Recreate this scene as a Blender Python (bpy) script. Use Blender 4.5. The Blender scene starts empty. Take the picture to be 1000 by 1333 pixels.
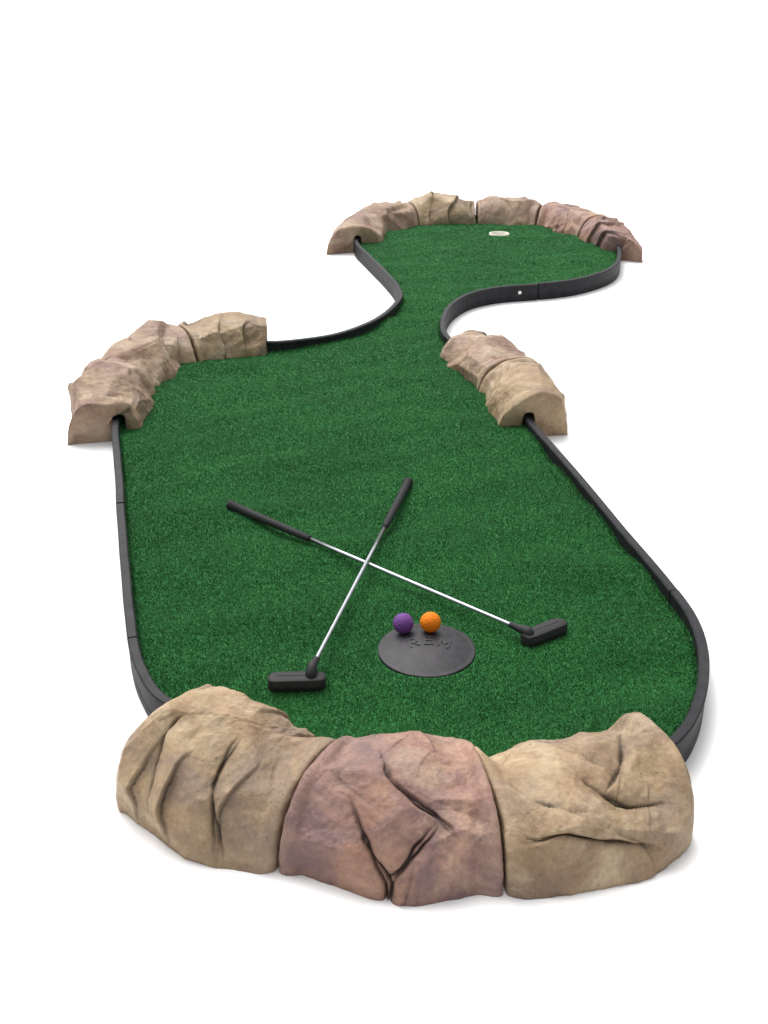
import bpy, bmesh, math, random
import numpy as np
from mathutils import Vector, Matrix, noise
from mathutils.geometry import delaunay_2d_cdt
C = bpy.context.scene.collection
random.seed(4); rng = np.random.default_rng(7)
PI = math.pi
F, P, CH = 1400.0, math.radians(26), 1.245
TZ = 0.045          # turf level
ET = 0.072          # edging top
def G(px, py, z=0.0):
    u, v = px-500, py-666.5
    dn = F*math.sin(P)+v*math.cos(P); fw = F*math.cos(P)-v*math.sin(P)
    k = (CH-z)/dn
    return Vector((u*k, fw*k, z))

# ---------------------------------------------------------------- camera / light
cam = bpy.data.cameras.new('camera'); co = bpy.data.objects.new('camera', cam); C.objects.link(co)
co.location = (0, 0, CH); co.rotation_euler = (PI/2-P, 0, 0)
cam.sensor_fit = 'VERTICAL'; cam.sensor_height = 36; cam.lens = 36*F/1333; cam.clip_end = 9000
bpy.context.scene.camera = co
w = bpy.data.worlds.new('World'); bpy.context.scene.world = w; w.use_nodes = True
nt = w.node_tree; nt.nodes.clear()
sky = nt.nodes.new('ShaderNodeTexSky'); sky.sky_type = 'NISHITA'; sky.sun_disc = False
SE, SR = math.radians(60), math.radians(-25)
sky.sun_elevation = SE; sky.sun_rotation = SR; sky.air_density = 1.0; sky.dust_density = 6.0; sky.ozone_density = 1.0
hs = nt.nodes.new('ShaderNodeHueSaturation'); hs.inputs['Saturation'].default_value = 0.10; hs.inputs['Value'].default_value = 1.36
bg = nt.nodes.new('ShaderNodeBackground'); bg.inputs['Strength'].default_value = 0.15
ow = nt.nodes.new('ShaderNodeOutputWorld')
nt.links.new(sky.outputs[0], hs.inputs['Color']); nt.links.new(hs.outputs[0], bg.inputs[0]); nt.links.new(bg.outputs[0], ow.inputs[0])
sl = bpy.data.lights.new('sun', 'SUN'); sl.energy = 1.5; sl.angle = math.radians(50); sl.color = (1, .98, .94)
so = bpy.data.objects.new('sun', sl); C.objects.link(so)
sd = Vector((math.sin(SR)*math.cos(SE), math.cos(SR)*math.cos(SE), math.sin(SE)))   # towards the sun
so.rotation_euler = sd.to_track_quat('Z', 'Y').to_euler()
bpy.context.scene.view_settings.view_transform = 'Standard'
bpy.context.scene.view_settings.look = 'None'; bpy.context.scene.view_settings.exposure = 0

# ---------------------------------------------------------------- materials
class NT:
    def __init__(s, name):
        s.m = bpy.data.materials.new(name); s.m.use_nodes = True
        s.t = s.m.node_tree; s.b = s.t.nodes['Principled BSDF']
    def n(s, typ, **kw):
        x = s.t.nodes.new(typ)
        for k, v in kw.items():
            if k in x.inputs: x.inputs[k].default_value = v
            else: setattr(x, k, v)
        return x
    def l(s, a, b): s.t.links.new(a, b)
def simple(name, col, rough=.6, metal=0, nscale=60, namt=.25, bump=.1, bdist=.001, spec=.5):
    q = NT(name); tc = q.n('ShaderNodeTexCoord')
    no = q.n('ShaderNodeTexNoise', Scale=nscale, Detail=5.0)
    q.l(tc.outputs['Object'], no.inputs['Vector'])
    r = q.n('ShaderNodeValToRGB')
    r.color_ramp.elements[0].position = .3; r.color_ramp.elements[1].position = .7
    r.color_ramp.elements[0].color = tuple(c*(1-namt) for c in col)+(1,)
    r.color_ramp.elements[1].color = tuple(min(1, c*(1+namt)) for c in col)+(1,)
    q.l(no.outputs[0], r.inputs[0]); q.l(r.outputs[0], q.b.inputs['Base Color'])
    if bump:
        bu = q.n('ShaderNodeBump', Strength=bump, Distance=bdist); q.l(no.outputs[0], bu.inputs['Height']); q.l(bu.outputs[0], q.b.inputs['Normal'])
    q.b.inputs['Roughness'].default_value = rough; q.b.inputs['Metallic'].default_value = metal
    q.b.inputs['Specular IOR Level'].default_value = spec
    return q.m
M = {}
M['ground'] = simple('white_floor', (.95, .95, .95), .9, nscale=2, namt=.005, bump=0)
M['edging'] = simple('dark_rubber_edging', (.012, .012, .015), .6, nscale=30, namt=.5, bump=.5, bdist=.002, spec=.28)
M['rubber'] = simple('black_rubber', (.013, .013, .015), .65, nscale=300, namt=.4, bump=.8, bdist=.0008, spec=.38)
M['discrubber'] = simple('grey_black_rubber', (.017, .015, .019), .55, nscale=60, namt=.5, bump=.5, bdist=.0008, spec=.38)
M['lettering'] = simple('worn_raised_rubber', (.032, .030, .034), .6, nscale=120, namt=.4, bump=.3, bdist=.0008, spec=.4)
M['grip'] = simple('grip_rubber', (.014, .014, .016), .7, nscale=400, namt=.3, bump=.6, bdist=.0006, spec=.3)
M['chrome'] = simple('chromed_steel', (.40, .41, .44), .28, 1.0, nscale=90, namt=.1, bump=0)
M['cup'] = simple('cream_cup_plastic', (.74, .70, .60), .6, nscale=30, namt=.12, bump=.2)
M['bolt'] = simple('white_bolt', (.85, .85, .85), .4, nscale=30, namt=.03, bump=0)
def ballmat(name, col):
    q = NT(name); tc = q.n('ShaderNodeTexCoord'); vo = q.n('ShaderNodeTexVoronoi', Scale=230.0)
    q.l(tc.outputs['Object'], vo.inputs['Vector'])
    bu = q.n('ShaderNodeBump', Strength=.9, Distance=.0012); q.l(vo.outputs['Distance'], bu.inputs['Height']); q.l(bu.outputs[0], q.b.inputs['Normal'])
    no = q.n('ShaderNodeTexNoise', Scale=120.0, Detail=3.0); q.l(tc.outputs['Object'], no.inputs['Vector'])
    mx = q.n('ShaderNodeMix', data_type='RGBA'); q.l(no.outputs[0], mx.inputs[0])
    mx.inputs[6].default_value = tuple(c*.8 for c in col)+(1,); mx.inputs[7].default_value = tuple(min(1, c*1.08) for c in col)+(1,)
    q.l(mx.outputs[2], q.b.inputs['Base Color']); q.b.inputs['Roughness'].default_value = .7
    q.b.inputs['Specular IOR Level'].default_value = .25
    return q.m
M['orange'] = ballmat('orange_ball', (.80, .20, .004)); M['purple'] = ballmat('purple_ball', (.15, .055, .24))

def turfmat(name, base):
    q = NT(name)
    tc = q.n('ShaderNodeTexCoord'); no = q.n('ShaderNodeTexNoise', Scale=3.0, Detail=4.0)
    q.l(tc.outputs['Object'], no.inputs['Vector'])
    if base:
        n2 = q.n('ShaderNodeTexNoise', Scale=420.0, Detail=2.0); q.l(tc.outputs['Object'], n2.inputs['Vector'])
        r = q.n('ShaderNodeValToRGB'); r.color_ramp.elements[0].position = .38; r.color_ramp.elements[1].position = .65
        r.color_ramp.elements[0].color = (.012, .085, .020, 1); r.color_ramp.elements[1].color = (.030, .17, .042, 1)
        q.l(n2.outputs[0], r.inputs[0]); src = r.outputs[0]
    else:
        at = q.n('ShaderNodeAttribute', attribute_name='tint'); src = at.outputs['Color']
        ge = q.n('ShaderNodeNewGeometry'); sn = q.n('ShaderNodeAttribute', attribute_name='surface_normal')
        s1 = q.n('ShaderNodeVectorMath', operation='SCALE'); s1.inputs['Scale'].default_value = .40; q.l(ge.outputs['Normal'], s1.inputs[0])
        a1 = q.n('ShaderNodeVectorMath', operation='ADD'); q.l(sn.outputs['Vector'], a1.inputs[1]); q.l(s1.outputs[0], a1.inputs[0])
        n1 = q.n('ShaderNodeVectorMath', operation='NORMALIZE'); q.l(a1.outputs[0], n1.inputs[0]); q.l(n1.outputs[0], q.b.inputs['Normal'])
    r2 = q.n('ShaderNodeValToRGB'); r2.color_ramp.elements[0].position = .35; r2.color_ramp.elements[1].position = .68
    r2.color_ramp.elements[0].color = (.88, .88, .88, 1); r2.color_ramp.elements[1].color = (1.1, 1.1, 1.1, 1)
    q.l(no.outputs[0], r2.inputs[0])
    mx = q.n('ShaderNodeMix', data_type='RGBA', blend_type='MULTIPLY'); mx.inputs[0].default_value = 1
    q.l(src, mx.inputs[6]); q.l(r2.outputs[0], mx.inputs[7]); q.l(mx.outputs[2], q.b.inputs['Base Color'])
    q.b.inputs['Roughness'].default_value = .7; q.b.inputs['Specular IOR Level'].default_value = .10
    return q.m
M['turf'] = turfmat('turf_backing', True); M['pile'] = turfmat('turf_fibre', False)

def rockmat(name, cols, dark, streak, cream, rust):
    q = NT(name); tc = q.n('ShaderNodeTexCoord'); oi = q.n('ShaderNodeObjectInfo')
    ad = q.n('ShaderNodeVectorMath', operation='ADD'); q.l(tc.outputs['Object'], ad.inputs[0]); q.l(oi.outputs['Location'], ad.inputs[1])
    V = ad.outputs[0]
    n1 = q.n('ShaderNodeTexNoise', Scale=6.0, Detail=7.0, Roughness=.62, Distortion=.8); q.l(V, n1.inputs['Vector'])
    r = q.n('ShaderNodeValToRGB'); cr = r.color_ramp
    cr.elements[0].position = .34; cr.elements[1].position = .66
    cr.elements[0].color = cols[0]+(1,); cr.elements[1].color = cols[-1]+(1,)
    for i, c in enumerate(cols[1:-1]):
        e = cr.elements.new(.34+.32*(i+1)/(len(cols)-1)); e.color = c+(1,)
    q.l(n1.outputs[0], r.inputs[0])
    def patch(prev, off, scale, lo, hi, amt, col):
        n2 = q.n('ShaderNodeTexNoise', Scale=scale, Detail=6.0, Roughness=.64, Distortion=1.1)
        a2 = q.n('ShaderNodeVectorMath', operation='ADD'); a2.inputs[1].default_value = off; q.l(V, a2.inputs[0]); q.l(a2.outputs[0], n2.inputs['Vector'])
        m2 = q.n('ShaderNodeMapRange'); m2.inputs[1].default_value = lo; m2.inputs[2].default_value = hi; m2.inputs[4].default_value = amt
        q.l(n2.outputs[0], m2.inputs[0])
        x1 = q.n('ShaderNodeMix', data_type='RGBA'); q.l(m2.outputs[0], x1.inputs[0]); q.l(prev, x1.inputs[6]); x1.inputs[7].default_value = col+(1,)
        return x1.outputs[2]
    c_ = patch(r.outputs[0], (4.1, 6.6, 9.4), 6.5, .49, .64, .65, rust)
    c_ = patch(c_, (7.3, 2.1, 4.4), 4.2, .47, .63, .8, streak)
    c_ = patch(c_, (1.3, 8.1, 2.4), 5.5, .51, .67, .7, cream)
    n3 = q.n('ShaderNodeTexNoise', Scale=110.0, Detail=5.0, Roughness=.7); q.l(V, n3.inputs['Vector'])
    m3 = q.n('ShaderNodeMapRange'); m3.inputs[1].default_value = .3; m3.inputs[2].default_value = .7; m3.inputs[3].default_value = .80; m3.inputs[4].default_value = 1.14
    q.l(n3.outputs[0], m3.inputs[0])
    x2 = q.n('ShaderNodeMix', data_type='RGBA', blend_type='MULTIPLY'); x2.inputs[0].default_value = 1
    q.l(c_, x2.inputs[6]); q.l(m3.outputs[0], x2.inputs[7])
    at = q.n('ShaderNodeAttribute', attribute_name='crease')  # occlusion-like shade and crack dirt, painted into the stone colour
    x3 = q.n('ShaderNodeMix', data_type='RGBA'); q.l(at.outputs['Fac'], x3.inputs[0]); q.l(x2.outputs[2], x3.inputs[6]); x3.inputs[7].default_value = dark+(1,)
    vo = q.n('ShaderNodeTexVoronoi', Scale=44.0); vo.inputs['Randomness'].default_value = 1; q.l(V, vo.inputs['Vector'])
    mp = q.n('ShaderNodeMapRange'); mp.inputs[1].default_value = .04; mp.inputs[2].default_value = .14; q.l(vo.outputs['Distance'], mp.inputs[0])
    mq = q.n('ShaderNodeMapRange'); mq.inputs[3].default_value = .72; mq.inputs[4].default_value = 1.0; q.l(mp.outputs[0], mq.inputs[0])
    x4 = q.n('ShaderNodeMix', data_type='RGBA', blend_type='MULTIPLY'); x4.inputs[0].default_value = 1
    q.l(x3.outputs[2], x4.inputs[6]); q.l(mq.outputs[0], x4.inputs[7]); q.l(x4.outputs[2], q.b.inputs['Base Color'])
    b1 = q.n('ShaderNodeBump', Strength=.5, Distance=.003); q.l(n3.outputs[0], b1.inputs['Height'])
    n4 = q.n('ShaderNodeTexNoise', Scale=24.0, Detail=8.0, Roughness=.68); q.l(V, n4.inputs['Vector'])
    b2 = q.n('ShaderNodeBump', Strength=.75, Distance=.008); q.l(n4.outputs[0], b2.inputs['Height']); q.l(b1.outputs[0], b2.inputs['Normal'])
    b3 = q.n('ShaderNodeBump', Strength=.4, Distance=.002); q.l(mp.outputs[0], b3.inputs['Height']); q.l(b2.outputs[0], b3.inputs['Normal'])
    q.l(b3.outputs[0], q.b.inputs['Normal'])
    q.b.inputs['Roughness'].default_value = .62; q.b.inputs['Specular IOR Level'].default_value = .4
    return q.m
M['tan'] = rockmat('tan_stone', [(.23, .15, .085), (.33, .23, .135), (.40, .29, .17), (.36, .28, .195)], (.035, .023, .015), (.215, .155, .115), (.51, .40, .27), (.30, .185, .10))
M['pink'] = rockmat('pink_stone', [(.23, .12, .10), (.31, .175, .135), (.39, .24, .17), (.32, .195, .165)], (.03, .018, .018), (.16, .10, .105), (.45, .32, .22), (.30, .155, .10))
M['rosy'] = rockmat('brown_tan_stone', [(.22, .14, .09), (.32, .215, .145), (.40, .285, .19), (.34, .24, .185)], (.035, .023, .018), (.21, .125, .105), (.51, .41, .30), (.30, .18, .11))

# ---------------------------------------------------------------- helpers
def link(name, me, mat, parent=None, smooth=True):
    o = bpy.data.objects.new(name, me); C.objects.link(o); me.materials.append(mat)
    if smooth: me.shade_smooth()
    if parent: o.parent = parent
    return o
def frombm(name, bm, mat, parent=None, smooth=True):
    me = bpy.data.meshes.new(name); bmesh.ops.recalc_face_normals(bm, faces=bm.faces); bm.to_mesh(me); bm.free()
    return link(name, me, mat, parent, smooth)
def empty(name, loc, label, cat, group=None):
    o = bpy.data.objects.new(name, None); C.objects.link(o); o.location = loc; o.empty_display_size = .1
    return tag(o, label, cat, group)
def tag(o, label, cat, group=None):
    o['label'] = label; o['category'] = cat
    if group: o['group'] = group
    return o
def lathe(bm, prof, n=48, mat=Matrix()):
    rings = []
    for r, z in prof:
        if r < 1e-6: rings.append([bm.verts.new(mat @ Vector((0, 0, z)))])
        else: rings.append([bm.verts.new(mat @ Vector((r*math.cos(2*PI*k/n), r*math.sin(2*PI*k/n), z))) for k in range(n)])
    for a, b in zip(rings, rings[1:]):
        for k in range(n):
            l = (k+1) % n
            if len(a) == 1 and len(b) == 1: continue
            if len(a) == 1: bm.faces.new((a[0], b[k], b[l]))
            elif len(b) == 1: bm.faces.new((a[k], a[l], b[0]))
            else: bm.faces.new((a[k], a[l], b[l], b[k]))
def axis_matrix(p0, p1):
    d = (p1-p0); q = d.to_track_quat('Z', 'Y').to_matrix().to_4x4(); return Matrix.Translation(p0) @ q
def catmull(pts, closed=True, step=.012):
    n = len(pts); out = []
    for i in range(n if closed else n-1):
        if closed: p0, p1, p2, p3 = (pts[(i-1) % n], pts[i], pts[(i+1) % n], pts[(i+2) % n])
        else:
            p1, p2 = pts[i], pts[i+1]; p0 = pts[i-1] if i else p1*2-p2; p3 = pts[i+2] if i+2 < n else p2*2-p1
        t0 = 0; t1 = t0+max(1e-4, (p1-p0).length)**.5; t2 = t1+max(1e-4, (p2-p1).length)**.5; t3 = t2+max(1e-4, (p3-p2).length)**.5
        k = max(2, int((p2-p1).length/step))
        for j in range(k):
            t = t1+(t2-t1)*j/k
            A1 = p0*((t1-t)/(t1-t0))+p1*((t-t0)/(t1-t0)); A2 = p1*((t2-t)/(t2-t1))+p2*((t-t1)/(t2-t1)); A3 = p2*((t3-t)/(t3-t2))+p3*((t-t2)/(t3-t2))
            B1 = A1*((t2-t)/(t2-t0))+A2*((t-t0)/(t2-t0)); B2 = A2*((t3-t)/(t3-t1))+A3*((t-t1)/(t3-t1))
            out.append(B1*((t2-t)/(t2-t1))+B2*((t-t1)/(t2-t1)))
    if not closed: out.append(pts[-1].copy())
    return out

# ---------------------------------------------------------------- ground
bm = bmesh.new(); bmesh.ops.create_grid(bm, x_segments=8, y_segments=8, size=4000)
g = frombm('ground', bm, M['ground']); g['kind'] = 'structure'

# ---------------------------------------------------------------- outline of the green (edging centre line)
def E(px, py):
    v = G(px, py, ET); return Vector((v.x, v.y))
W2 = lambda x, y: Vector((x, y))
left_low = [(150, 552), (153, 600), (157, 660), (163, 740), (169, 800), (174, 838), (184, 870), (207, 905)]
front = [W2(-.32, 1.565), W2(-.21, 1.48), W2(-.09, 1.42), W2(.03, 1.40), W2(.17, 1.40), W2(.32, 1.44)]
right_low = [(862, 972), (890, 950), (909, 915), (917, 875), (914, 838), (901, 803), (878, 768), (830, 710), (765, 633), (725, 587), (690, 547)]
under_r = [W2(.40, 3.40), W2(.30, 3.70)]
neck_r = [(579, 432), (578, 411), (590, 393), (615, 380), (650, 373), (700, 369), (745, 364), (780, 355), (800, 345), (806, 333)]
under_f = [W2(1.19, 5.62), W2(1.10, 5.98), W2(.86, 6.20), W2(.54, 6.30), W2(.20, 6.24), W2(-.04, 6.02), W2(-.14, 5.78)]
neck_l = [(465, 316), (474, 326), (490, 341), (506, 357), (518, 373), (521, 385), (509, 401), (482, 419), (442, 434), (400, 441), (350, 445)]
under_l = [W2(-.58, 3.88), W2(-.76, 3.70), W2(-.86, 3.38)]
ctrl = [E(*p) for p in left_low]+front+[E(*p) for p in right_low]+under_r+[E(*p) for p in neck_r]+under_f+[E(*p) for p in neck_l]+under_l
path = catmull(ctrl)
N = len(path)
area = .5*sum(path[i].x*path[(i+1) % N].y-path[(i+1) % N].x*path[i].y for i in range(N))
sgn = 1 if area > 0 else -1     # CCW -> left normal is inward
nrm = []
for i in range(N):
    d = (path[(i+1) % N]-path[i-1]).normalized(); nrm.append(Vector((-d.y, d.x))*sgn)   # inward
HW = .0095
inner = [path[i]+nrm[i]*(HW-.001) for i in range(N)]

green = empty('putting_green', (0, 0, 0), 'long artificial turf mini golf lane with dark edging and a hole', 'putting green')
seams = [(157, 655), (172, 828), (880, 770), (700, 369), (519, 378)]
idx = sorted({min(range(N), key=lambda i: (path[i]-E(*s)).length) for s in seams} |
             {min(range(N), key=lambda i: (path[i]-q).length) for q in (W2(.03, 1.40), W2(.3, 3.7), W2(.54, 6.3), W2(-.76, 3.7))})
def section(a, b):
    ids = []; i = a
    while True:
        ids.append(i % N)
        if i % N == b: break
        i += 1
    bm = bmesh.new()
    prof = [(-HW, -.003), (-HW, .018), (-HW+.0015, .022), (-HW+.0015, ET-.014), (-HW-.001, ET-.011), (-HW-.001, ET-.003), (-HW+.002, ET), (HW-.002, ET), (HW+.001, ET-.003), (HW+.001, ET-.011), (HW-.0015, ET-.014), (HW-.0015, -.003)]
    rings = []
    lift = rng.uniform(-.0015, .0025)
    for k, i in enumerate(ids):
        p, n_ = path[i], nrm[i]
        d = (path[(i+1) % N]-path[i-1]).normalized()
        sh = .003 if k == 0 else (-.003 if k == len(ids)-1 else 0)
        wob = .0025*noise.noise(Vector((p.x*3, p.y*3, 2)))+lift
        sd_ = .002*noise.noise(Vector((p.x*5, p.y*5, 8)))
        rings.append([bm.verts.new((p.x+n_.x*(u+sd_)+d.x*sh, p.y+n_.y*(u+sd_)+d.y*sh, z+(wob if z > .03 else 0))) for u, z in prof])
    m = len(prof)
    for r0, r1 in zip(rings, rings[1:]):
        for k in range(m): bm.faces.new((r0[k], r0[(k+1) % m], r1[(k+1) % m], r1[k]))
    bm.faces.new(rings[0]); bm.faces.new(rings[-1])
    o = frombm('edging_strip', bm, M['edging'], green, smooth=False)
    return o
secs = [section(idx[k], idx[(k+1) % len(idx)]) for k in range(len(idx))]
bi = min(range(N), key=lambda i: (path[i]-E(677, 371)).length)
p, n_ = path[bi], nrm[bi]; ou = Vector((-n_.x, -n_.y, 0))
p0 = Vector((p.x, p.y, .040))+ou*(HW-.004); bm = bmesh.new()
lathe(bm, [(0, 0), (.008, 0), (.008, .006), (.006, .008), (0, .0085)], 16, axis_matrix(p0, p0+ou))
sec_b = secs[[k for k in range(len(idx)) if (idx[k] <= bi < idx[(k+1) % len(idx)]) or (idx[(k+1) % len(idx)] < idx[k] and (bi >= idx[k] or bi < idx[(k+1) % len(idx)]))][0]]
frombm('bolt', bm, M['bolt'], sec_b)

# ---------------------------------------------------------------- turf
cup = G(650, 304.5, TZ); CR = .052
waves = []
wr = random.Random(11)
for k in range(10):
    a = math.radians(104+wr.uniform(-36, 34)); L = wr.uniform(.11, .40)
    waves.append((math.cos(a)*2*PI/L, math.sin(a)*2*PI/L, wr.uniform(0, 6.28), .0065*L/.3))
def hgt(x, y):
    z = 0
    for kx, ky, ph, am in waves: z = z+am*np.sin(kx*x+ky*y+ph+.9*np.sin(2.3*x+1.7*y+ph)+.5*np.sin(6.1*x-3.7*y+2*ph))
    return z*.26
BZ = TZ-.003
pts = [v.copy() for v in inner[::2]]; nb = len(pts); edges = [(i, (i+1) % nb) for i in range(nb)]
for k in range(32): pts.append(Vector((cup.x+CR*math.cos(2*PI*k/32), cup.y+CR*math.sin(2*PI*k/32))))
edges += [(nb+k, nb+(k+1) % 32) for k in range(32)]
PX = np.array([v.x for v in inner]); PY = np.array([v.y for v in inner])
def inside(x, y):
    r = np.zeros(len(x), bool); n = len(PX); j = n-1
    for i in range(0, n):
        yi, yj, xi, xj = PY[i], PY[j], PX[i], PX[j]
        if yi != yj:
            c = (yi > y) != (yj > y)
            r ^= c & (x < (xj-xi)*(y-yi)/(yj-yi)+xi)
        j = i
    return r
gx, gy = np.meshgrid(np.arange(PX.min(), PX.max(), .025), np.arange(PY.min(), PY.max(), .025)); gx = gx.ravel(); gy = gy.ravel()
ok = inside(gx, gy) & ((gx-cup.x)**2+(gy-cup.y)**2 > (CR+.01)**2)
pts += [Vector((a, b)) for a, b in zip(gx[ok], gy[ok])]
vo_, ed_, fa_, *_ = delaunay_2d_cdt(pts, edges, [], 1, 1e-5)
vv = np.array([(v.x, v.y) for v in vo_]); hz = hgt(vv[:, 0], vv[:, 1])
cen = np.array([vv[list(f)].mean(axis=0) for f in fa_])
okf = inside(cen[:, 0], cen[:, 1]) & ((cen[:, 0]-cup.x)**2+(cen[:, 1]-cup.y)**2 > (CR-.003)**2)
me = bpy.data.meshes.new('turf'); me.from_pydata([(a[0], a[1], BZ+h) for a, h in zip(vv, hz)], [], [tuple(f) for f, k in zip(fa_, okf) if k]); me.update()
link('turf', me, M['turf'], green)
# fibres
disc_c = G(555.5, 844.5, TZ+.004); DR = .0985
x0, x1, y0, y1 = PX.min(), PX.max(), PY.min(), PY.max()
NC = int((x1-x0)*(y1-y0)*350000)
bx = rng.uniform(x0, x1, NC); by = rng.uniform(y0, y1, NC)
keep = rng.uniform(0, 1, NC) < np.minimum(1, (1.9/by)**1.35); bx, by = bx[keep], by[keep]
keep = inside(bx, by) & ((bx-cup.x)**2+(by-cup.y)**2 > (CR+.002)**2) & ((bx-disc_c.x)**2+(by-disc_c.y)**2 > (DR+.003)**2)
bx, by = bx[keep], by[keep]; nmain = len(bx)
ei = rng.integers(0, N, 26000); eo = rng.uniform(0, .009, 26000); ej = rng.uniform(0, 1, 26000)
IN = np.array([(v.x, v.y) for v in inner]); NR = np.array([(v.x, v.y) for v in nrm]); IN2 = np.roll(IN, -1, axis=0)
fr_ = IN[ei]*(1-ej[:, None])+IN2[ei]*ej[:, None]+NR[ei]*eo[:, None]
bx = np.concatenate([bx, fr_[:, 0]]); by = np.concatenate([by, fr_[:, 1]]); nbld = len(bx)
sc = np.maximum(1, by/2.2)**.6
hh = rng.uniform(.0028, .0056, nbld); ww = rng.uniform(.0006, .0011, nbld)*sc
hh[nmain:] *= rng.uniform(1.0, 2.0, nbld-nmain)
an = rng.uniform(0, 2*PI, nbld); la = rng.uniform(0, 2*PI, nbld); ll = rng.uniform(.0008, .0036, nbld)*sc
bz = BZ+hgt(bx, by)-.0005
V = np.empty((nbld, 3, 3))
dx, dy = np.cos(an)*ww, np.sin(an)*ww
V[:, 0] = np.stack([bx-dx, by-dy, bz], 1); V[:, 1] = np.stack([bx+dx, by+dy, bz], 1)
V[:, 2] = np.stack([bx+np.cos(la)*ll, by+np.sin(la)*ll-.0006, bz+hh], 1)
me = bpy.data.meshes.new('turf_fibres'); me.vertices.add(nbld*3); me.vertices.foreach_set('co', V.ravel())
me.loops.add(nbld*3); me.loops.foreach_set('vertex_index', np.arange(nbld*3, dtype=np.int32))
me.polygons.add(nbld); me.polygons.foreach_set('loop_start', np.arange(0, nbld*3, 3, dtype=np.int32))
me.update(calc_edges=True)
t = rng.uniform(0, 1, nbld)[:, None]
c0 = np.array([.022, .135, .034]); c1 = np.array([.080, .36, .098]); col = c0+(c1-c0)*t**1.5
pale = rng.uniform(0, 1, nbld) < .06; col[pale] = np.array([.23, .50, .25])
br = rng.uniform(0, 1, nbld) < .0015; col[br] = np.array([.24, .18, .07])
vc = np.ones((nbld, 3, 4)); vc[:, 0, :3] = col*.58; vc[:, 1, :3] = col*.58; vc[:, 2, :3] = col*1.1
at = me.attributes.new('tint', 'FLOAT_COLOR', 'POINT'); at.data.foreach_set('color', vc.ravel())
ee = .006
gxx = (hgt(bx+ee, by)-hgt(bx-ee, by))/(2*ee); gyy = (hgt(bx, by+ee)-hgt(bx, by-ee))/(2*ee)
nn = np.stack([-gxx*2.8, -gyy*2.8, np.full(nbld, .62)], 1); nn = np.repeat(nn[:, None, :], 3, axis=1)
at = me.attributes.new('surface_normal', 'FLOAT_VECTOR', 'POINT'); at.data.foreach_set('vector', nn.ravel())
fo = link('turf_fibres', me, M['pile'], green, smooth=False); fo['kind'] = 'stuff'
print('BLADES', nbld)
# cup
bm = bmesh.new()
lathe(bm, [(0, TZ-.016), (CR-.014, TZ-.016), (CR-.007, TZ-.010), (CR-.006, TZ+.002), (CR-.003, TZ+.005), (CR+.002, TZ+.004), (CR+.003, TZ-.006), (CR-.001, TZ-.012), (CR-.004, TZ-.020), (0, TZ-.020)], 48, Matrix.Translation((cup.x, cup.y, 0)))
frombm('hole_cup', bm, M['cup'], green)

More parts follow.
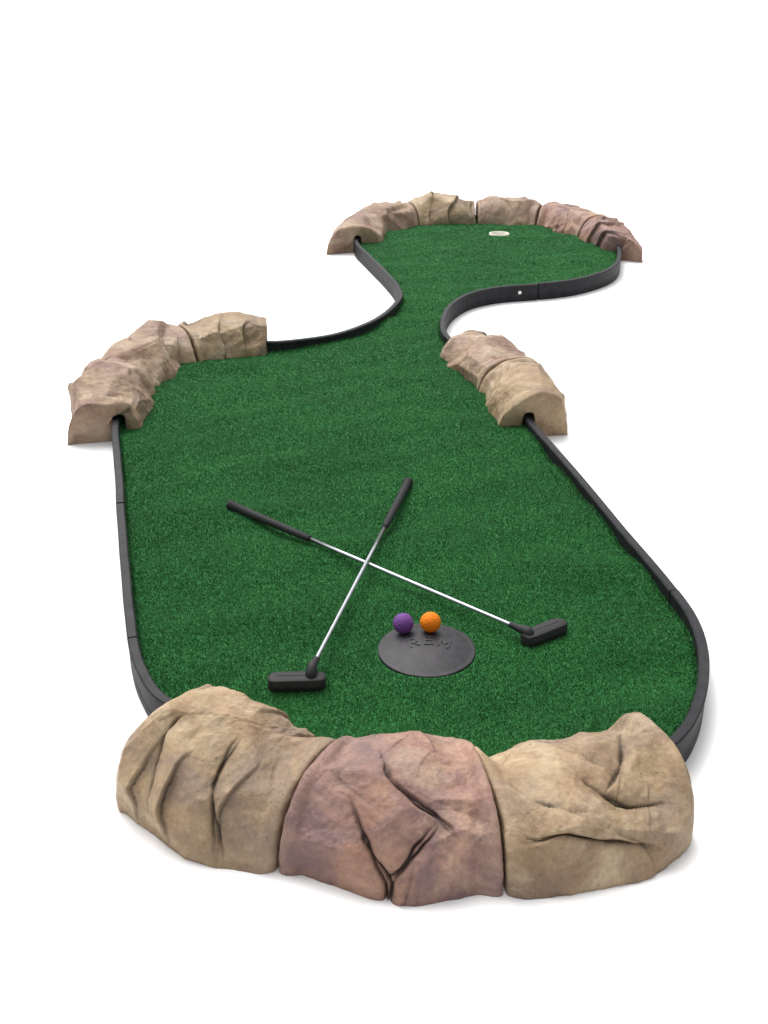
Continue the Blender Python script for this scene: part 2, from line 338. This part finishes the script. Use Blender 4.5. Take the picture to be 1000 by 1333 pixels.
# ---------------------------------------------------------------- boulders
def sm(x): x = max(0, min(1, x)); return x*x*(3-2*x)
def rock(label, o0, i0, o1, i1, hs_, mat, seed, ob=(0, 0), ib=(0, 0), res=(80, 56), cracks=(), slot=None, ex=2.4, cuts=22, depth=.018, folds=(2.6, 1.0, .010), free=(0, 0), group='moulded boulders over the edging'):
    o0, i0, o1, i1, ob, ib = [Vector(a) for a in (o0, i0, o1, i1, ob, ib)]
    cen = (o0+i0+o1+i1)/4+(ob+ib)/4
    ns, ntt = res
    capk = [.06, .22, .42, .62, .80, .92]
    hd = [(.006+.005*(1-k), k) for k in capk]+[(.009, .957), (.020, .978), (.040, .993)]
    ring = hd+[(.06+.88*i/(ns-1), 1.0) for i in range(ns)]+[(1-s, k) for s, k in reversed(hd)]
    nb = 6
    bm = bmesh.new(); rings = []; meta = []
    for s, k in ring:
        q = 4*s*(1-s)
        o = o0.lerp(o1, s)+ob*q; i = i0.lerp(i1, s)+ib*q
        x = s*(len(hs_)-1); j = min(int(x), len(hs_)-2); fr = x-j; fr = fr*fr*(3-2*fr); h = hs_[j]*(1-fr)+hs_[j+1]*fr
        row = []
        mp = (o+i)/2
        for a in range(ntt+1):
            ph = PI*a/ntt; c, sn = math.cos(ph), math.sin(ph)
            lu = math.copysign(abs(c)**(2/ex), c); z = h*abs(sn)**(2/ex)
            row.append(((mp.x+(o.x-mp.x)*lu*k, mp.y+(o.y-mp.y)*lu*k, .35*h+(z-.35*h)*k if k < 1 else z), a/ntt))
        zb = -.004
        z0 = .35*h+(zb-.35*h)*k if k < .95 else zb
        row[0] = ((row[0][0][0], row[0][0][1], z0), 0.0); row[-1] = ((row[-1][0][0], row[-1][0][1], z0), 1.0)
        for a in range(1, nb):
            f = 1-2*a/nb; row.append(((mp.x-(o.x-mp.x)*f*k, mp.y-(o.y-mp.y)*f*k, z0), -1))
        vs = [bm.verts.new((r[0][0]-cen.x, r[0][1]-cen.y, r[0][2])) for r in row]
        rings.append(vs); meta.append([(s, r[1], k) for r in row])
    m = len(rings[0])
    for r0, r1 in zip(rings, rings[1:]):
        for k in range(m): bm.faces.new((r0[k], r0[(k+1) % m], r1[(k+1) % m], r1[k]))
    bm.faces.new(rings[0]); bm.faces.new(list(reversed(rings[-1])))
    bmesh.ops.recalc_face_normals(bm, faces=bm.faces); bm.normal_update(); bm.verts.ensure_lookup_table()
    L = ((o0+i0)/2-(o1+i1)/2).length; PE = .48
    sv = Vector((seed*3.17, seed*1.31, seed*2.23))
    rr = random.Random(seed)
    axd = ((o1+i1)-(o0+i0)).normalized(); axd = Vector((axd.x, axd.y, 0))
    planes = []
    nh = len(hd)
    for k in range(cuts):
        ri = nh+int(rr.uniform(.04, .96)*(ns-1)); ti = int(rr.uniform(.05, .90)*ntt)
        v = rings[ri][ti]; n_ = v.normal.copy(); side = n_.cross(axd).normalized()
        n_ = (n_+axd*rr.uniform(-.28, .28)+side*rr.uniform(-.38, .38)).normalized()
        planes.append((n_, v.co.dot(n_)-rr.uniform(.25, 1.0)*depth+.007))
    nf, slant, famp = folds; disp = []; cre = []; base = []
    for vs, mt in zip(rings, meta):
        for v, (s, t, kk) in zip(vs, mt):
            if t < 0: disp.append(0); cre.append(0); base.append(v.co.copy()); continue
            p = v.co+sv
            q = sm(s/.11)*sm((1-s)/.11)
            ff = free[0] if s < .5 else free[1]
            e = max(q, .12+.5*ff)
            c = v.co+v.normal*(.007+.009*noise.noise(p*4.2))*e
            for n_, dd in planes:
                ex_ = c.dot(n_)-dd-.003*noise.noise(p*9)
                wgt = sm((v.normal.dot(n_)-.25)/.15)
                if ex_ > 0 and wgt > 0: c = c-n_*min(ex_, .026)*e*wgt
            base.append(c)
            w1 = noise.noise(p*6); w2 = noise.noise(p*6+Vector((5, 5, 5)))
            fine = .0026*noise.noise(p*14)+.0024*noise.noise(p*27)+.0018*noise.noise(p*52)+.0012*noise.noise(p*100)
            d = 0
            u = PI*(nf*s+slant*t+.45*w1+.25*noise.noise(p*3)+seed*.37)
            md = max(0, min(1, .45+2.0*noise.noise(p*4.5+Vector((3, 7, 1)))))
            uu = (u/PI) % 1.0; saw = uu**1.6 if uu < .94 else (1-uu)/.06*.94**1.6
            d += famp*md*(saw-.45)
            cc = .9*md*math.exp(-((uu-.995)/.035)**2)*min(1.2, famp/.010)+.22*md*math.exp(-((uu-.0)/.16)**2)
            u2 = (nf*1.7*s-slant*1.7*t+.6*w2+seed*.77) % 1.0; md2 = max(0, min(1, -.05+2.2*noise.noise(p*5+Vector((8, 2, 4)))))
            saw2 = u2**1.6 if u2 < .93 else (1-u2)/.07*.93**1.6
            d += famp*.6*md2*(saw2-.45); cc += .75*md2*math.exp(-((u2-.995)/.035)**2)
            for poly, wd, dp in cracks:
                best = 9; P2 = Vector((s*L, t*PE)); n2_ = len(poly)-1; par = 0
                for ii, (a, b) in enumerate(zip(poly, poly[1:])):
                    A_ = Vector((a[0]*L, a[1]*PE)); B_ = Vector((b[0]*L, b[1]*PE)); ab = B_-A_
                    ux = max(0, min(1, (P2-A_).dot(ab)/max(1e-9, ab.dot(ab)))); dd = (P2-(A_+ab*ux)).length
                    if dd < best: best = dd; par = (ii+ux)/n2_
                tp = 1.0 if (par < .5 and poly[0][1] <= .01) else min(1, min(par, 1-par)*3.5+.02)
                best = abs(best+.005*noise.noise(p*30)+.006*w1)
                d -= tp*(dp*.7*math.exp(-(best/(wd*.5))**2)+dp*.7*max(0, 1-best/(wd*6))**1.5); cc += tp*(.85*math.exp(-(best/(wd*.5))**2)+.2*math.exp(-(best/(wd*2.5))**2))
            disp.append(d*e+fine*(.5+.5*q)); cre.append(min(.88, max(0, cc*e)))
    k = 0
    nrms = [v.normal.copy() for vs in rings for v in vs]
    for vs in rings:
        for v in vs:
            v.co = base[k]+nrms[k]*disp[k]
            if disp[k] != 0 and v.co.z < -.004: v.co.z = -.004
            k += 1
    me = bpy.data.meshes.new('boulder'); bm.to_mesh(me); bm.free()
    a_ = me.attributes.new('crease', 'FLOAT', 'POINT'); a_.data.foreach_set('value', cre)  # mask for the painted shade and dirt in folds and cracks
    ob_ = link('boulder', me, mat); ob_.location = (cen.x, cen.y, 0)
    if slot:
        sx, sy, dxx, dyy = slot
        bm = bmesh.new(); d = Vector((dxx, dyy)).normalized(); n2 = Vector((-d.y, d.x))
        pr = [(-.019, -.02), (-.019, .070), (-.014, .082), (0, .087), (.014, .082), (.019, .070), (.019, -.02)]
        A_ = [bm.verts.new((sx+n2.x*u-d.x*.09-cen.x, sy+n2.y*u-d.y*.09-cen.y, z)) for u, z in pr]
        B_ = [bm.verts.new((sx+n2.x*u+d.x*.09-cen.x, sy+n2.y*u+d.y*.09-cen.y, z)) for u, z in pr]
        for k in range(len(pr)): bm.faces.new((A_[k], A_[(k+1) % len(pr)], B_[(k+1) % len(pr)], B_[k]))
        bm.faces.new(A_); bm.faces.new(B_)
        cut = frombm('cutter', bm, mat, None, False); cut.location = ob_.location
        md = ob_.modifiers.new('slot', 'BOOLEAN'); md.operation = 'DIFFERENCE'; md.object = cut; md.solver = 'EXACT'
        bpy.context.view_layer.update()
        dg = bpy.context.evaluated_depsgraph_get(); nm = bpy.data.meshes.new_from_object(ob_.evaluated_get(dg))
        ob_.modifiers.clear()
        if len(nm.vertices) > 500: ob_.data = nm
        bpy.data.objects.remove(cut)
    tag(ob_, label, 'rock', group)
    return ob_

hi = (210, 140); lo = (64, 46)
# front arc
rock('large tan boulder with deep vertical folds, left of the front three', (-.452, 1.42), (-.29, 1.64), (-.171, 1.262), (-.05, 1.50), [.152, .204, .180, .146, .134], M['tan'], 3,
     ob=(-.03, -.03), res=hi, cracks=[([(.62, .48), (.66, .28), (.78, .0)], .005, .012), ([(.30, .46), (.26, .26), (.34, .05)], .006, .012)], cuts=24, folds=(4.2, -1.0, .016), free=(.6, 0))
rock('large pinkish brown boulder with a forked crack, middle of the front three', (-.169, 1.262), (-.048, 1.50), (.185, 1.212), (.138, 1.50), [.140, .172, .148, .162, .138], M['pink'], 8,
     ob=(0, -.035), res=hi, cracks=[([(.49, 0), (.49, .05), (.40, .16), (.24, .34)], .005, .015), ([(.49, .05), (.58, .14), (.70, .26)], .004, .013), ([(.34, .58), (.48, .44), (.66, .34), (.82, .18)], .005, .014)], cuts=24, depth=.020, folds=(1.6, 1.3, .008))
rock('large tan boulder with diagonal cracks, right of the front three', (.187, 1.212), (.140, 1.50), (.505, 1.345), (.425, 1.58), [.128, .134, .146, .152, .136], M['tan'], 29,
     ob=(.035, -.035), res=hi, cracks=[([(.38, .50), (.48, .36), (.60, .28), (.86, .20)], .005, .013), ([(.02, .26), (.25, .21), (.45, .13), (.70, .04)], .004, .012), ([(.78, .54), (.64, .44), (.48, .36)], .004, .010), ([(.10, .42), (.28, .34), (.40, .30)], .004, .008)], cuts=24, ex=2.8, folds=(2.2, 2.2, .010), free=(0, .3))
# left group
near_L = G(150, 552, ET)
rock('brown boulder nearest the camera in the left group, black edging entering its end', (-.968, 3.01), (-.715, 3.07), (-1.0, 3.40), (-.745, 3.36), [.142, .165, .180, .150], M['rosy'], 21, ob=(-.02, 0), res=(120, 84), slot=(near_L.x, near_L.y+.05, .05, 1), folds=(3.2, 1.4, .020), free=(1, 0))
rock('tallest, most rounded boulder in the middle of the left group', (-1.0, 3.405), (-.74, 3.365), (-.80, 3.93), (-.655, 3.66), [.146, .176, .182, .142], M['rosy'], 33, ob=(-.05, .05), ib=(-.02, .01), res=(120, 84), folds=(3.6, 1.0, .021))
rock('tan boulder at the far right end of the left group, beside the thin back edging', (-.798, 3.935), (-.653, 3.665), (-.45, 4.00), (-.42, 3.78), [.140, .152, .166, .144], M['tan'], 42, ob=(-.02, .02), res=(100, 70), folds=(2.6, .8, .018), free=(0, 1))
# right group
near_R = G(690, 547, ET)
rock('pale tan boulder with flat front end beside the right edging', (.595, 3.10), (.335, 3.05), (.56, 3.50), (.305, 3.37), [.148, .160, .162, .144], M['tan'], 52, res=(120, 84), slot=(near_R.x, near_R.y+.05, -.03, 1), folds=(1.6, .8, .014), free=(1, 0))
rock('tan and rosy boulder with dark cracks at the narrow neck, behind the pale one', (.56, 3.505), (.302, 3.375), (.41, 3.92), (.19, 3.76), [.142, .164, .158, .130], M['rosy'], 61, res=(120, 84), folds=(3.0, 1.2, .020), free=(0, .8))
# far arc
nl = G(465, 316, ET); nr = G(806, 333, ET)
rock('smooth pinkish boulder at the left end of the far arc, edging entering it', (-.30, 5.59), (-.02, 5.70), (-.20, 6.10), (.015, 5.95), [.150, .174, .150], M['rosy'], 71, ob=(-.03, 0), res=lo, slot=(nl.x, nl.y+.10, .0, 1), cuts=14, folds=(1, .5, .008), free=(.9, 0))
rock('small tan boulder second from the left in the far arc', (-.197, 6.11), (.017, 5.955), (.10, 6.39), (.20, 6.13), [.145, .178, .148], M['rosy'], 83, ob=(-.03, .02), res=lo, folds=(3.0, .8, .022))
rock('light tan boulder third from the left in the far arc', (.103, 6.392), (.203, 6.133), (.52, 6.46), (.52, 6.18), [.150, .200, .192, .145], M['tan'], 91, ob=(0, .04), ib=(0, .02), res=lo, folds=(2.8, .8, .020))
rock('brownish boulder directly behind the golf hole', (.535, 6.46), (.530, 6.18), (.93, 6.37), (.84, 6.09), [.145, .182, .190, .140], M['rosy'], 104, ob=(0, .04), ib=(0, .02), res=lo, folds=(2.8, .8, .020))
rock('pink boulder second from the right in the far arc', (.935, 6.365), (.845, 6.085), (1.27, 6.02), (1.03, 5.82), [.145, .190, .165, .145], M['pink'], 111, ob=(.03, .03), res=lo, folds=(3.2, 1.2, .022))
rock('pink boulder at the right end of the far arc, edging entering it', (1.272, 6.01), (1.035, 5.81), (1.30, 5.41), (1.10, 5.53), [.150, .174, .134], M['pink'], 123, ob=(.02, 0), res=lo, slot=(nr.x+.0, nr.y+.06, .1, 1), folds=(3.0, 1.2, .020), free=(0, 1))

# ---------------------------------------------------------------- putters
def tube(bm, pts, rads, n=20):
    rings = []
    for k, (p, r) in enumerate(zip(pts, rads)):
        d = (pts[min(k+1, len(pts)-1)]-pts[max(k-1, 0)]).normalized()
        x = d.cross(Vector((.3, .9, .1))).normalized(); y = d.cross(x)
        rings.append([bm.verts.new(p+x*r*math.cos(2*PI*a/n)+y*r*math.sin(2*PI*a/n)) for a in range(n)])
    for a, b in zip(rings, rings[1:]):
        for k in range(n): bm.faces.new((a[k], a[(k+1) % n], b[(k+1) % n], b[k]))
    bm.faces.new(rings[0]); bm.faces.new(rings[-1])
def putter(label, grip_end, hosel, head_c, head_ax):
    d = (grip_end-hosel); L = d.length; d.normalize()
    base = Vector((head_c.x, head_c.y, head_c.z))
    r = empty('putter', base, label, 'putter', 'crossed putters on the turf')
    inv = Matrix.Translation(-base)
    bm = bmesh.new(); m = inv @ axis_matrix(hosel, grip_end)
    gl = .292
    prof = [(0, -.004), (.0048, -.004)]
    z = .02
    while z < L-gl+.01: prof += [(.0042+.0010*z/L, z), (.0042+.0010*(z+.03)/L+.0001, z+.001)]; z += .16
    prof += [(.0052, L-gl+.02), (0, L-gl+.02)]
    lathe(bm, prof, 20, m); frombm('shaft', bm, M['chrome'], r)
    bm = bmesh.new()
    lathe(bm, [(0, L-gl-.002), (.0070, L-gl-.002), (.0082, L-gl+.002), (.0092, L-gl+.06), (.0108, L-.08), (.0118, L-.012), (.0134, L-.010), (.0136, L-.003), (.0110, L), (0, L+.001)], 24, m)
    frombm('grip', bm, M['grip'], r)
    bm = bmesh.new(); ax = head_ax.normalized(); ay = Vector((-ax.y, ax.x, 0))
    hl = .0545
    sec = [(-.0175, .001), (.0175, .001), (.0200, .012), (.0165, .0245), (.0060, .0268), (-.0060, .0268), (-.0165, .0245), (-.0200, .012)]
    rings = []
    for x, sy in [(-hl, .40), (-hl+.0015, .60), (-hl+.005, .79), (-hl+.010, .91), (-hl+.017, .98), (-hl+.026, 1), (0, 1), (hl-.026, 1), (hl-.017, .98), (hl-.010, .91), (hl-.005, .79), (hl-.0015, .60), (hl, .40)]:
        rings.append([bm.verts.new(ax*x+ay*(y*sy)+Vector((0, 0, .012+(z-.012)*(.6+.4*sy)))) for y, z in sec])
    for a, b in zip(rings, rings[1:]):
        for k in range(len(sec)): bm.faces.new((a[k], a[(k+1) % len(sec)], b[(k+1) % len(sec)], b[k]))
    bm.faces.new(rings[0]); bm.faces.new(rings[-1])
    bmesh.ops.recalc_face_normals(bm, faces=bm.faces)
    es = [e for e in bm.edges if len(e.link_faces) == 2 and e.calc_face_angle() > math.radians(24)]
    bmesh.ops.bevel(bm, geom=es, offset=.0020, segments=3, affect='EDGES', profile=.5, clamp_overlap=True)
    h = frombm('head', bm, M['rubber'], r)
    bm = bmesh.new()
    mt_ = Matrix(((ax.x, ay.x, 0, 0), (ax.y, ay.y, 0, 0), (0, 0, 1, .0265), (0, 0, 0, 1)))
    bmesh.ops.create_cube(bm, size=1, matrix=mt_ @ Matrix.Diagonal((hl*1.4, .0022, .0018, 1)))
    bmesh.ops.bevel(bm, geom=bm.edges[:], offset=.0005, segments=1)
    frombm('sight_line', bm, M['rubber'], h, smooth=False)
    hp = hosel-base; along = ax*(hp.dot(ax)); b0 = Vector((along.x, along.y, .016)); b1 = Vector((along.x, along.y, .026)).lerp(hp, .25)
    cp = catmull([b0, b1, hp+d*.008, hp+d*.036], closed=False, step=.002); nc = len(cp)
    bm = bmesh.new(); tube(bm, cp, [.0120-.0052*sm(k/(nc-1)) for k in range(nc)])
    frombm('hosel', bm, M['rubber'], h)
    return r
z0 = TZ+.0005
hA = G(708, 830, z0); axA = G(734, 821, z0)-G(684, 841, z0)
putter('putter with its head at the right, shaft passing underneath the other', G(299, 657, TZ+.012), G(683, 821, TZ+.024), hA, axA)
hB = G(387, 894, z0); axB = G(424, 893, z0)-G(350, 895, z0)
putter('putter with its head at the lower left, shaft lying on top of the other', G(532, 627, TZ+.013), G(405, 871, TZ+.038), hB, axB)

# ---------------------------------------------------------------- tee mat and balls
d_ = empty('tee_mat', (disc_c.x, disc_c.y, TZ+.001), 'round black rubber tee mat with two balls on its rear edge', 'tee mat')
bm = bmesh.new()
def dz(r): return (.0035+.016*(1-(r/(DR-.006))**2)**1.1 if r < DR-.006 else .0035) if r < DR else 0
prof = [(0, dz(0))]+[(r, dz(r)) for r in (.004, .01, .02, .03, .04, .05, .058, .064, .07, .078, .085, .0895)]+[(DR-.0055, .0035), (DR-.002, .0032), (DR-.0005, .0025), (DR, .001), (DR, -.003), (DR-.004, -.005), (0, -.005)]
lathe(bm, prof, 96)
for v in bm.verts: v.co.z += .0006*noise.noise(v.co*22) if v.co.z > 0 else 0
frombm('mat_body', bm, M['discrubber'], d_)
GL = {'R': [((0, 0), (0, 1)), ((0, 1), (.8, 1)), ((.85, 1), (.85, .52)), ((0, .52), (.8, .52)), ((.3, .5), (.9, 0))],
      'E': [((0, 0), (0, 1)), ((0, 1), (.85, 1)), ((0, .5), (.7, .5)), ((0, 0), (.85, 0))],
      'M': [((0, 0), (0, 1)), ((0, 1), (.5, .4)), ((.5, .4), (1, 1)), ((1, 1), (1, 0))]}
bm = bmesh.new(); GW, GH, BW = .0190, .0270, .0034
for k, ch in enumerate('REM'):
    ang = -(k-1)*.30; cx = .004+(k-1)*.031; cy = .006-.006*abs(k-1)
    for j, (a, b) in enumerate(GL[ch]):
        rot = lambda g_: Vector((cx+math.cos(ang)*(g_[0]-.45)*GW-math.sin(ang)*(g_[1]-.5)*GH, cy+math.sin(ang)*(g_[0]-.45)*GW+math.cos(ang)*(g_[1]-.5)*GH))
        A_ = rot(a); B_ = rot(b)
        dd = (B_-A_); ln = dd.length; dd.normalize(); pp = Vector((-dd.y, dd.x)); nseg = 5
        top = []; low = []
        for s in range(nseg+1):
            q = A_-dd*BW*.4+dd*(ln+BW*.8)*s/nseg
            for sg in (-1, 1):
                w_ = q+pp*sg*BW*.5; zz = dz(w_.length)
                top.append(bm.verts.new((w_.x, w_.y, zz+.0012+j*.00012))); low.append(bm.verts.new((w_.x+pp.x*sg*.0004, w_.y+pp.y*sg*.0004, zz-.0015)))
        for s in range(nseg):
            i = 2*s
            bm.faces.new((top[i], top[i+1], top[i+3], top[i+2])); bm.faces.new((top[i], top[i+2], low[i+2], low[i])); bm.faces.new((top[i+1], low[i+1], low[i+3], top[i+3]))
        bm.faces.new((top[0], low[0], low[1], top[1])); bm.faces.new((top[-2], top[-1], low[-1], low[-2]))
frombm('raised_lettering', bm, M['lettering'], d_, smooth=False)
def ball(px, py, mat, label):
    R_ = .0213
    z = TZ+.013+R_
    for _ in range(5):
        c = G(px, py, z); r = math.hypot(c.x-disc_c.x, c.y-disc_c.y); z = TZ+.001+(dz(r) if r < DR else 0)+R_*.99
    bm = bmesh.new(); bmesh.ops.create_uvsphere(bm, u_segments=48, v_segments=32, radius=R_)
    o = frombm('golf_ball', bm, mat); o.location = c
    tag(o, label, 'golf ball', 'golf balls on the tee mat')
ball(525, 811.5, M['purple'], 'purple golf ball on the left rear edge of the tee mat')
ball(560.5, 810, M['orange'], 'bright orange golf ball on the rear edge of the tee mat')
